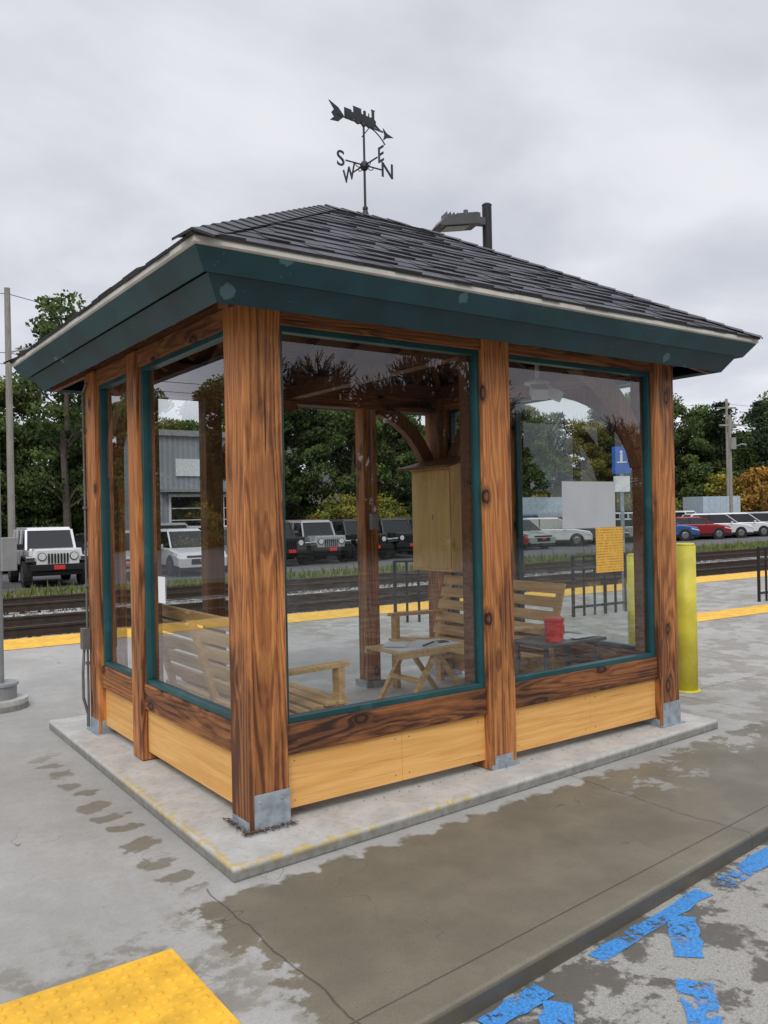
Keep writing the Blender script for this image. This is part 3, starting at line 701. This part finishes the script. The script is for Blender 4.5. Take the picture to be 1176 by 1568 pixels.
b=MB();b.prism([(.30,-.1),(.62,-.147),(.62,-.150),(.30,-.104)],A0,hdv,hu,.22);b.obj('lens',[m_grey],Lp)
Lp=empty('street_lamp');b=MB();lx,ly=-.36,4.34
b.cyl((lx,ly,-.07),(lx,ly,6.2),.055,.05,18);b.obj('pole',[m_grey],Lp)
b=MB();b.cyl((lx,ly,-.07),(lx,ly,.02),.26,.25,28);b.obj('concrete_footing',[m_slab],Lp)
b=MB();b.cyl((lx,ly,.02),(lx,ly,.14),.16,.16,28);b.cyl((lx,ly,.14),(lx,ly,.16),.175,.17,28);b.obj('base_cover',[m_grey],Lp)
b=MB();b.box((lx+.03,ly-.12,1.17),(lx+.16,ly+.02,1.47));b.obj('control_box',[m_grey],Lp,bevel=.006)
b=MB();b.beam((lx,ly,6.15),(lx-.6,ly-.3,6.25),.2,.06);b.obj('lamp_head',[m_grey],Lp,bevel=.01)
def railing(x0,y0,x1,y1,n):
    b=MB();p=V((x0,y0,-.07));q=V((x1,y1,-.07));up=V((0,0,1))
    for z in(.95,.75,.15): b.cyl(p+up*z,q+up*z,.022,.022,8)
    for i in range(n+1):
        a=p.lerp(q,i/n);b.cyl(a,a+up*(.95),.02 if i%3 else .028,None,8)
    b.obj('black_railing',[m_black])
railing(5.75,6.6,6.6,6.2,5);railing(12.1,4.40,16,4.2,18);railing(8.2,5.2,9.6,5.1,6)
Sg=empty('accessible_parking_sign');b=MB();sx_,sy_=9.42,5.19
b.cyl((sx_,sy_,-.07),(sx_,sy_,2.62),.03,.03,8);b.obj('post',[m_galv],Sg)
nv_=(V((cx,cy,0))-V((sx_,sy_,0))).normalized();sv=V((-nv_.y,nv_.x,0))
b=MB();b.prism([(-.15,2.2),(.15,2.2),(.15,2.65),(-.15,2.65)],V((sx_,sy_,0))+nv_*.04,sv,V((0,0,1)),.004);b.obj('blue_plate',[m_blue],Sg)
b=MB();b.prism([(-.13,1.9),(.13,1.9),(.13,2.16),(-.13,2.16)],V((sx_,sy_,0))+nv_*.04,sv,V((0,0,1)),.004)
q0=V((sx_,sy_,0))+nv_*.046
b.cyl(q0+V((0,0,2.56))-nv_*.001,q0+V((0,0,2.56))+nv_*.001,.025,.025,10)
b.prism([(-.02,2.40),(.02,2.40),(.02,2.53),(-.02,2.53)],q0,sv,V((0,0,1)),.003);b.prism([(-.07,2.38),(.09,2.38),(.09,2.40),(-.07,2.40)],q0,sv,V((0,0,1)),.003)
b.obj('white_legend',[m_white],Sg)
def upole(x,y,h,arm=True):
    E=empty('utility_pole');b=MB();b.cyl((x,y,-.4),(x,y,h),.13,.10,12)
    if arm:
        b.beam((x-.7,y+.35,h-.7),(x+.7,y-.35,h-.7),.1,.12);b.cyl((x+.0,y-.25,h-2.4),(x,y-.25,h-1.6),.2,.2,14)
    b.obj('pole',[m_pole],E)
    b=MB();b.beam((x,y,h-2.3),(x+1.0,y-.3,h-2.0),.05,.05);b.beam((x+.9,y-.3,h-2.0),(x+1.3,y-.4,h-2.05),.16,.1);b.obj('bracket',[m_grey],E)
upole(4.7,28.2,9.9,False);upole(52,30,8.0);upole(58,34,10);upole(34,36,11)
b=MB()
def wire(p,q,sag,n=14,rr=.014):
    p=V(p);q=V(q);pts=[p.lerp(q,i/n)-V((0,0,sag*4*(i/n)*(1-i/n))) for i in range(n+1)]
    b.tube(pts,rr,4)
for z,dy in((9.7,0),(7.6,0),(7.2,.2)):
    wire((4.7,28.2,z),(-30,30,z+.5),.7);
wire((4.7,28.2,9.7),(34,36,10.5),.9);wire((4.7,28.2,7.6),(34,36,8.6),.9);wire((34,36,10.3),(58,34,9.6),.8);wire((58,34,9.6),(85,24,10),.6);wire((52,30,7.4),(80,20,8),.6)
b.obj('overhead_wires',[m_black])
# ------------------------------------------------------------------ car park, vehicles
poly('car_park',[(-30,21.5),(20,22.5),(75,23),(75,45),(-30,45)],-.41,m_lot)
m_car,t,b_=mat('car_paint');oc=t.new('ShaderNodeObjectInfo').outputs['Color']
nz=t.noise(t.pos(),1.5,2);t.put(b_.inputs['Base Color'],t.mix(t.m('MULTIPLY',nz,.25),oc,(.02,.02,.02)));b_.inputs['Roughness'].default_value=.25;b_.inputs['Coat Weight'].default_value=.6;b_.inputs['Metallic'].default_value=.1
m_cg=simple('car_glass',(.012,.014,.016),.06,0,.05)
m_tyre=simple('tyre',(.015,.015,.015),.85);m_rim=simple('rim',(.25,.25,.26),.35,.8)
m_lightm=simple('headlamp',(.75,.77,.8),.1,.3);m_plate=simple('red_dealer_plate',(.6,.03,.03),.5)
CM=[m_car,m_cg,m_tyre,m_rim,m_lightm,m_plate,m_black]
def wheels(b,W_,ys,rr,tw=.24):
    for y in ys:
        for s in(-1,1):
            x=s*(W_/2-tw/2+.01)
            b.cyl((x-tw/2,y,rr),(x+tw/2,y,rr),rr,rr,20,2);b.cyl((x+s*tw/2,y,rr),(x+s*(tw/2+.012),y,rr),rr*.62,rr*.5,14,3)
def jeep_mesh():
    b=MB();rr=.40
    b.box((-.76,-1.45,.62),(.76,2.0,1.10),0)
    b.box((-.74,-1.86,.80),(.74,-1.02,1.16),0,top=(-.66,-1.80,.70,-1.0))
    b.box((-.62,-1.92,.60),(.62,-1.80,1.12),0,top=(-.60,-1.90,.60,-1.8))
    for i in range(7):
        x=-.27+i*.09;b.box((x-.027,-1.945,.72),(x+.027,-1.93,1.02),6)
    for s in(-1,1):
        b.cyl((s*.46,-1.96,.93),(s*.46,-1.90,.93),.105,.105,18,4);b.cyl((s*.46,-1.945,.93),(s*.46,-1.90,.93),.125,.125,18,6)
        b.prism([(-1.95,.78),(-1.88,.93),(-1.05,.96),(-.78,.62),(-.88,.60),(-1.1,.88),(-1.8,.86),(-1.87,.76)],(s*.80,0,0),(0,1,0),(0,0,1),.26,6)
        b.prism([(.75,.58),(1.0,.96),(1.75,.96),(1.98,.62),(1.88,.58),(1.7,.86),(1.08,.86),(.88,.58)],(s*.80,0,0),(0,1,0),(0,0,1),.26,6)
        b.box((s*.78-.13,-1.93,.90),(s*.78+.13,-1.9,.945),4)
        b.box((s*.90-.10,-.62,1.12),(s*.90+.10,-.54,1.30),6)
        b.box((s*.762-.006,-.50,.66),(s*.762+.006,-.49,1.09),6);b.box((s*.762-.006,.45,.66),(s*.762+.006,.46,1.09),6)
    b.box((-.72,-.72,1.10),(.72,1.95,1.70),1,top=(-.66,-.42,.66,1.88))
    b.box((-.67,-.45,1.70),(.67,1.90,1.80),0,top=(-.63,-.38,.63,1.86))
    for s in(-1,1):
        b.beam((s*.73,-.735,1.10),(s*.675,-.44,1.72),.07,.06,0);
        for y in(.45,1.3): b.beam((s*.73,y,1.10),(s*.672,y,1.71),.07,.05,0,up=(0,1,0))
        b.beam((s*.73,1.93,1.10),(s*.672,1.87,1.71),.08,.07,0,up=(0,1,0))
    b.box((-.84,-2.12,.52),(.84,-1.95,.70),6);b.box((-.16,-2.14,.54),(.16,-2.122,.67),5)
    b.box((-.7,-1.9,.35),(.7,1.95,.62),6)
    b.cyl((0,2.05,1.0),(0,2.25,1.0),.38,.38,18,2)
    wheels(b,1.86,(-1.35,1.35),rr)
    return b.mesh('off_road_vehicle_body',CM)
def cuv_mesh(h=1.62,L=4.5,sedan=False):
    b=MB();w=.90;l=L/2
    prof=[(-l,.32),(-l-.02,.62),(-l+.12,.84),(-l+.95,.98),(l-.15,1.0),(l,.85),(l,.35)]
    secs=[(-w,.90,.06),(-w*.93,.98,.0),(w*.93,.98,.0),(w,.90,.06)]
    P_=[]
    for xs,k,ins in secs: P_.append([V((xs,y*(1-.03*(k<.95)),.32+(z-.32)*k+ (0 if z>.4 else ins))) for y,z in prof])
    for A_,B_ in zip(P_[:-1],P_[1:]):
        for i in range(len(prof)):
            j=(i+1)%len(prof); b.face([A_[i],B_[i],B_[j],A_[j]],0)
    b.face(P_[0],0);b.face(list(reversed(P_[-1])),0)
    y0,y1=(-l+1.0,l-.05) if not sedan else (-l+1.15,l-.55)
    r0,r1=(-l+1.75,l-.55) if not sedan else (-l+1.85,l-1.25)
    b.box((-.80,y0,.975),(.80,y1,h-.09),1,top=(-.63,r0,.63,r1))
    b.box((-.63,r0,h-.09),(.63,r1,h),0,top=(-.56,r0+.12,.56,r1-.1))
    for s in(-1,1):
        b.beam((s*.80,y0,.97),(s*.63,r0,h-.08),.06,.06,0);b.beam((s*.80,y1,.97),(s*.63,r1,h-.08),.12,.08,0)
        ym=(r0+r1)/2;b.beam((s*.805,ym+.02,.97),(s*.64,ym,h-.08),.07,.05,6,up=(0,1,0))
        b.prism([(-l+.02,.66),(-l+.5,.80),(-l+.45,.70),(-l+.02,.60)],(s*.80,0,0),(0,1,0),(0,0,1),.24,4)
        b.box((s*.80-.1,l-.06,.72),(s*.80+.1,l+.012,.88),5)
        b.box((s*.98-.09,y0+.45,.98),(s*.98+.07,y0+.55,1.1),0)
        for y in(-l+.85,l-.85): b.cyl((s*(w-.10),y,.34),(s*(w+.004),y,.34),.40,.40,22,6)
    b.box((-.45,-l-.03,.42),(.45,-l+.1,.60),6);b.box((-.6,-l-.025,.66),(.6,-l+.1,.72),6);b.box((-.15,-l-.05,.50),(.15,-l-.031,.60),5)
    b.box((-.85,-l+.05,.2),(.85,l-.05,.34),6)
    wheels(b,1.83,(-l+.85,l-.85),.34,.22)
    return b.mesh('crossover_body',CM)
JM=jeep_mesh();CU=cuv_mesh();SD=cuv_mesh(1.45,4.7,True)
def car(me,x,y,ang,col,nm='parked_car'):
    o=inst(nm,me,(x,y,-.41),math.radians(ang),1,None,col)
    mo=o.modifiers.new('bevel','BEVEL');mo.width=.03;mo.segments=2;mo.limit_method='ANGLE'
WHT,BLK,GRY,BLU,RED,SIL=(.75,.76,.78),(.02,.021,.023),(.10,.105,.11),(.03,.10,.32),(.28,.015,.02),(.4,.41,.42)
SUVN='parked_off_road_vehicle'
car(JM,5.0,24.6,-4,WHT,SUVN)
for x,y,c_,me in((2.3,24.8,BLK,JM),(-.4,24.6,WHT,CU),(7.5,25.2,SIL,CU),(9.9,25.6,WHT,CU),(12.4,26.4,GRY,CU),(14.6,27.4,BLK,JM),(16.7,27.6,SIL,JM),(18.9,27.8,BLK,JM),(21.2,28.1,BLK,JM),(23.5,28.3,GRY,JM),(25.8,28.7,BLU,JM),(28.1,29.0,RED,CU),(30.3,29.2,SIL,CU)):
    car(me,x,y,R.uniform(-6,6)-6,c_,SUVN if me is JM else 'parked_car')
car(CU,33.2,29.4,50,WHT);car(SD,36.2,29.4,50,GRY);car(SD,39.2,29.2,55,SIL);car(SD,42,28.8,50,BLU)
car(SD,44.8,28.4,60,RED);car(CU,47.4,28.4,60,WHT);car(CU,50.2,28.5,60,WHT);car(CU,53,28.6,60,SIL);car(CU,55.8,28.7,60,WHT);car(SD,59,29.0,60,RED)
for i in range(22):
    x=-1+i*2.55
    car((CU,SD,JM)[i%3],x,32.6+R.uniform(-.3,.3),R.uniform(-4,10)+180*(i%2),(BLU,RED,GRY,WHT,BLK,SIL,WHT)[i%7],SUVN if i%3==2 else 'parked_car')
def trailer(x,y,ang,L,h,m):
    E=empty('box_trailer');E.location=(x,y,-.41);E.rotation_euler=(0,0,math.radians(ang))
    b=MB();b.box((-L/2,-1.2,1.0),(L/2,1.2,h));
    for i in range(int(L/.5)+1):
        xx=-L/2+i*.5; b.box((xx-.02,-1.22,1.0),(xx+.02,1.22,h+.01))
    b.obj('body',[m],E)
    b=MB()
    for xx in(-L/2+.9,-L/2+2.0,L/2-1.2):
        for yy in(-1.15,.85): b.cyl((xx,yy,.48),(xx,yy+.3,.48),.48,.48,16)
    b.box((-L/2,-.9,.7),(L/2,.9,1.0));b.obj('chassis_and_wheels',[m_tyre],E)
m_cont=simple('container_paint',(.42,.50,.56),.5)
trailer(41,37,-4,9,2.9,m_cont);trailer(55,33.5,-20,3.2,2.8,m_cont)
# grey commercial building beyond the car park
m_wall,t,b_=mat('grey_metal_cladding');X,Y,Z=t.sep(t.pos());rb_=t.m('SINE',t.m('MULTIPLY',X,22.0))
t.put(b_.inputs['Base Color'],t.mix(t.sm(rb_,-.2,.2),(.24,.27,.31),(.30,.33,.37)));b_.inputs['Roughness'].default_value=.6
BL=empty('grey_commercial_building')
b=MB();b.box((12.4,38.5,-.42),(20.6,46,5.9));b.obj('walls',[m_wall],BL)
b=MB();b.box((12.2,38.3,5.9),(20.8,46.2,6.2));b.box((14,37.8,2.95),(19.6,38.5,3.1));b.obj('roof_parapet',[m_grey],BL)
b=MB()
b.box((14.6,38.45,-.4),(16.8,38.49,2.7));b.box((17.6,38.45,-.4),(19.8,38.49,2.7));b.box((13.0,38.45,-.4),(13.9,38.49,1.9))
b.box((17.9,38.45,3.7),(19.9,38.49,4.9));b.obj('windows_and_doors',[m_cg],BL)
b=MB()
for xa,xb in((14.6,16.8),(17.6,19.8)):
    b.box((xa-.1,38.40,2.7),(xb+.1,38.52,2.85));b.box((xa-.1,38.40,-.4),(xa,38.52,2.7));b.box((xb,38.40,-.4),(xb+.1,38.52,2.7))
    for k in range(1,5): b.box((xa,38.43,-.4+k*.62),(xb,38.448,-.36+k*.62))
b.box((14.9,38.40,3.8),(17.0,38.48,4.7))
b.obj('door_frames_and_sign',[m_white],BL)
# ------------------------------------------------------------------ trees
def leafy(name,seed,h,rad,n,mats,trunk=True,low=.25,leaf=.17,nb=60):
    q=random.Random(seed);b=MB()
    if trunk:
        b.cyl((0,0,-.5),(q.uniform(-.2,.2),q.uniform(-.2,.2),h*.5),.20,.12,8,1);b.cyl((0,0,h*.5),(q.uniform(-.3,.3),0,h*.9),.12,.03,6,1)
    blobs=[]
    for i in range(nb):
        z=low*h+(h*(1-low))*q.random();k=(z/h-low)/(1-low);rmax=rad*(math.sin(math.pi*min(1,max(.05,k*.82+.13)))**.7)
        a=q.uniform(0,6.28);rr=rmax*math.sqrt(q.uniform(.10,1.0))
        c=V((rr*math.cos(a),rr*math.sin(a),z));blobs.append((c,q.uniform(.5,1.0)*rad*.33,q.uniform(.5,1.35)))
        if trunk and i%2==0: b.cyl((0,0,max(h*.2,z-1.2)),tuple(c),.05,.012,5,1,False)
    for i in range(n):
        c,s,sh=blobs[q.randrange(nb)]
        v=V((q.gauss(0,1),q.gauss(0,1),q.gauss(0,1)));v=v.normalized()*(q.random()**.4)
        p=c+V((v.x*s*1.25,v.y*s*1.25,v.z*s*.8))
        a=V((q.gauss(0,1),q.gauss(0,1),q.gauss(0,.6))).normalized();u_=a.orthogonal().normalized();w_=a.cross(u_)
        l=leaf*q.uniform(.6,1.35)
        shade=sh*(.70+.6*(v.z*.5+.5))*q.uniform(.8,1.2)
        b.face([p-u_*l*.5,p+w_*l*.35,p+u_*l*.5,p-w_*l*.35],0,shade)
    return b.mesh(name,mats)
def pine(name,seed,h,n):
    q=random.Random(seed);b=MB();b.cyl((0,0,-.5),(0,0,h*.97),.19,.04,8,1)
    lv=int(h*1.5)
    for i in range(lv):
        k=i/(lv-1);z=h*(.22+.76*k);rl=h*.26*(1-k)**.6*q.uniform(.6,1.15)+.45
        for j in range(7):
            a=q.uniform(0,6.28);L=rl*q.uniform(.55,1.1);e=V((math.cos(a)*L,math.sin(a)*L,z+L*q.uniform(-.1,.25)))
            b.cyl((0,0,z),tuple(e),.03,.008,4,1,False);sh=q.uniform(.6,1.3)
            for m_ in range(n):
                t_=q.uniform(.15,1.05);p=V((0,0,z)).lerp(e,t_)+V((q.gauss(0,.22),q.gauss(0,.22),q.gauss(0,.12)))
                u_=V((q.gauss(0,1),q.gauss(0,1),q.gauss(0,.5))).normalized();w_=u_.orthogonal().normalized();l=q.uniform(.15,.38)
                b.face([p-u_*l*.5,p+w_*l*.25,p+u_*l*.5,p-w_*l*.25],0,sh*q.uniform(.75,1.25))
    return b.mesh(name,mats=[m_pine,m_bark])
LM=[leafy('leafy_tree_%d'%i,40+i,(10,8.5,11.5)[i],(3.1,3.0,3.3)[i],20000,[m_leaf,m_bark],leaf=.23,low=.06) for i in range(3)]
LT=leafy('open_tree',55,11.5,2.3,11000,[m_leaf,m_bark],leaf=.19,low=.25)
PMs=[pine('pine_%d'%i,60+i,(11,13)[i],40) for i in range(2)]
BMs=[leafy('bush_%d'%i,80+i,3.4,2.1,5000,[m_bush,m_bark],True,.05,.17) for i in range(2)]
TR=empty('distant_tree_row')
path=[(-45,52),(-20,50),(8,47),(30,43),(50,42),(66,38),(84,26)]
def along(n,j,off):
    for (x0,y0),(x1,y1) in zip(path[:-1],path[1:]):
        L=math.hypot(x1-x0,y1-y0);k=max(1,int(L/n))
        for i in range(k):
            f=(i+R.uniform(-.3,.3))/k; yield x0+(x1-x0)*f+R.uniform(-j,j),y0+(y1-y0)*f+off+R.uniform(-j,j)
inb=lambda x,y:11<x<22.5 and y<48.5
for x,y in along(2.5,.8,0):
    if inb(x,y): continue
    inst('tree',LM[R.randrange(3)],(x,y,-.5),R.uniform(0,6.28),R.uniform(.76,.98),TR)
for x,y in along(2.5,1.0,5):
    if inb(x,y): continue
    me=LM[R.randrange(3)] if (x<50 or R.random()<.3) else PMs[R.randrange(2)]
    inst('tree',me,(x,y,-.5),R.uniform(0,6.28),R.uniform(.85,1.05),TR)
for x,y in along(3.4,.8,-3.5):
    if inb(x,y): continue
    if x>20 and R.random()<.7 or R.random()<.3: inst('bush',BMs[R.randrange(2)],(x,y,-.5),R.uniform(0,6.28),R.uniform(.6,1.15),TR)
for x,y,s in((62,33.5,1.1),(66,31,1.25),(70,30,1.1),(60,36,1.0),(72,27,1.3),(76,25,1.3),(68,33.5,1.2),(64,34,1.0)): inst('bush',BMs[R.randrange(2)],(x,y,-.5),R.uniform(0,6),s*1.3,TR)
inst('deciduous_tree',LT,(10.6,42.8,-.5),1.0,1.2);inst('pine_tree',PMs[0],(62,37,-.5),2,.98);inst('pine_tree',PMs[1],(66,36,-.5),1,.85);inst('pine_tree',PMs[1],(70,34,-.5),4,.88)
def bare(name,seed,h):
    q=random.Random(seed);b=MB()
    def br(p,dv,L,rr,dep):
        e=p+dv*L;b.cyl(p,e,rr,rr*.7,5 if dep>2 else 3,0,False)
        if dep==0:return
        for i in range(3 if dep>1 else 4):
            a=V((q.gauss(0,1),q.gauss(0,1),q.gauss(0,1)));a=(a-dv*a.dot(dv)).normalized()
            nd=(dv+a*q.uniform(.35,.8)+V((0,0,.12))).normalized();st=p+dv*L*q.uniform(.6,1.0)
            br(st,nd,L*q.uniform(.62,.84),rr*.66,dep-1)
    br(V((0,0,-.3)),V((0,0,1)),h*.27,h*.028,6)
    return b.mesh(name,[m_barer])
BT=[bare('bare_tree_%d'%i,i+5,8.5) for i in range(3)]
for i,(x,y,s) in enumerate(((5,-26,.9),(9,-25,1.0),(13.2,-24,1.15),(14.8,-26,1.35),(16.6,-24.5,1.3),(18.2,-26,1.4),(19.6,-24,1.3),(21.2,-26,1.45),(22.8,-25,1.3),(24.5,-27,1.4),(27,-25,1.1),(30,-27,1.2),(33,-26,1.1),(37,-27,1.1))): inst('bare_tree',BT[i%3],(x,y,-.2),i*1.3,s)
BH=empty('unseen_hedge_row')  # unseen trees added behind the camera to darken reflections in the front glass
for i in range(26): inst('unseen_hedge_tree',LM[i%3],(-14+i*3.0,-31+R.uniform(-1,1),-.4),i,R.uniform(.60,.75),BH)
q=random.Random(3);b=MB()
for i in range(9000):
    x=q.uniform(-6,60);y=fyy(x)+q.uniform(7.3,12.6)+ (x*.03);hh=q.uniform(.08,.30)*(1.6 if q.random()<.1 else 1);a=q.uniform(0,6.28)
    dx,dy=math.cos(a)*.02,math.sin(a)*.02;lx_,ly_=q.gauss(0,.06),q.gauss(0,.06)
    b.face([(x-dx*2,y-dy*2,-.42),(x+dx*2,y+dy*2,-.42),(x+lx_,y+ly_,-.42+hh)],0,q.uniform(.6,1.3))
b.obj('grass',[m_grassb])
b=MB()
for i in range(420):
    a=q.random()
    if a<.5: x,y=q.uniform(-.05,.26),-.012-abs(q.gauss(0,.018))
    elif a<.85: x,y=-.012-abs(q.gauss(0,.018)),q.uniform(-.04,.26)
    else: x,y=q.uniform(.2,3.4),.03-abs(q.gauss(0,.03))
    ang=q.uniform(0,6.28);l=q.uniform(.004,.012);z=q.uniform(.008,.02)
    dx,dy=math.cos(ang)*l,math.sin(ang)*l
    b.face([(x-dx,y-dy,z),(x+dy*.4,y-dx*.4,z+.003),(x+dx,y+dy,z+.002),(x-dy*.4,y+dx*.4,z)],0)
b.obj('leaf_litter',[simple('dead_leaves',(.11,.055,.025),.9,0,.4,40)])
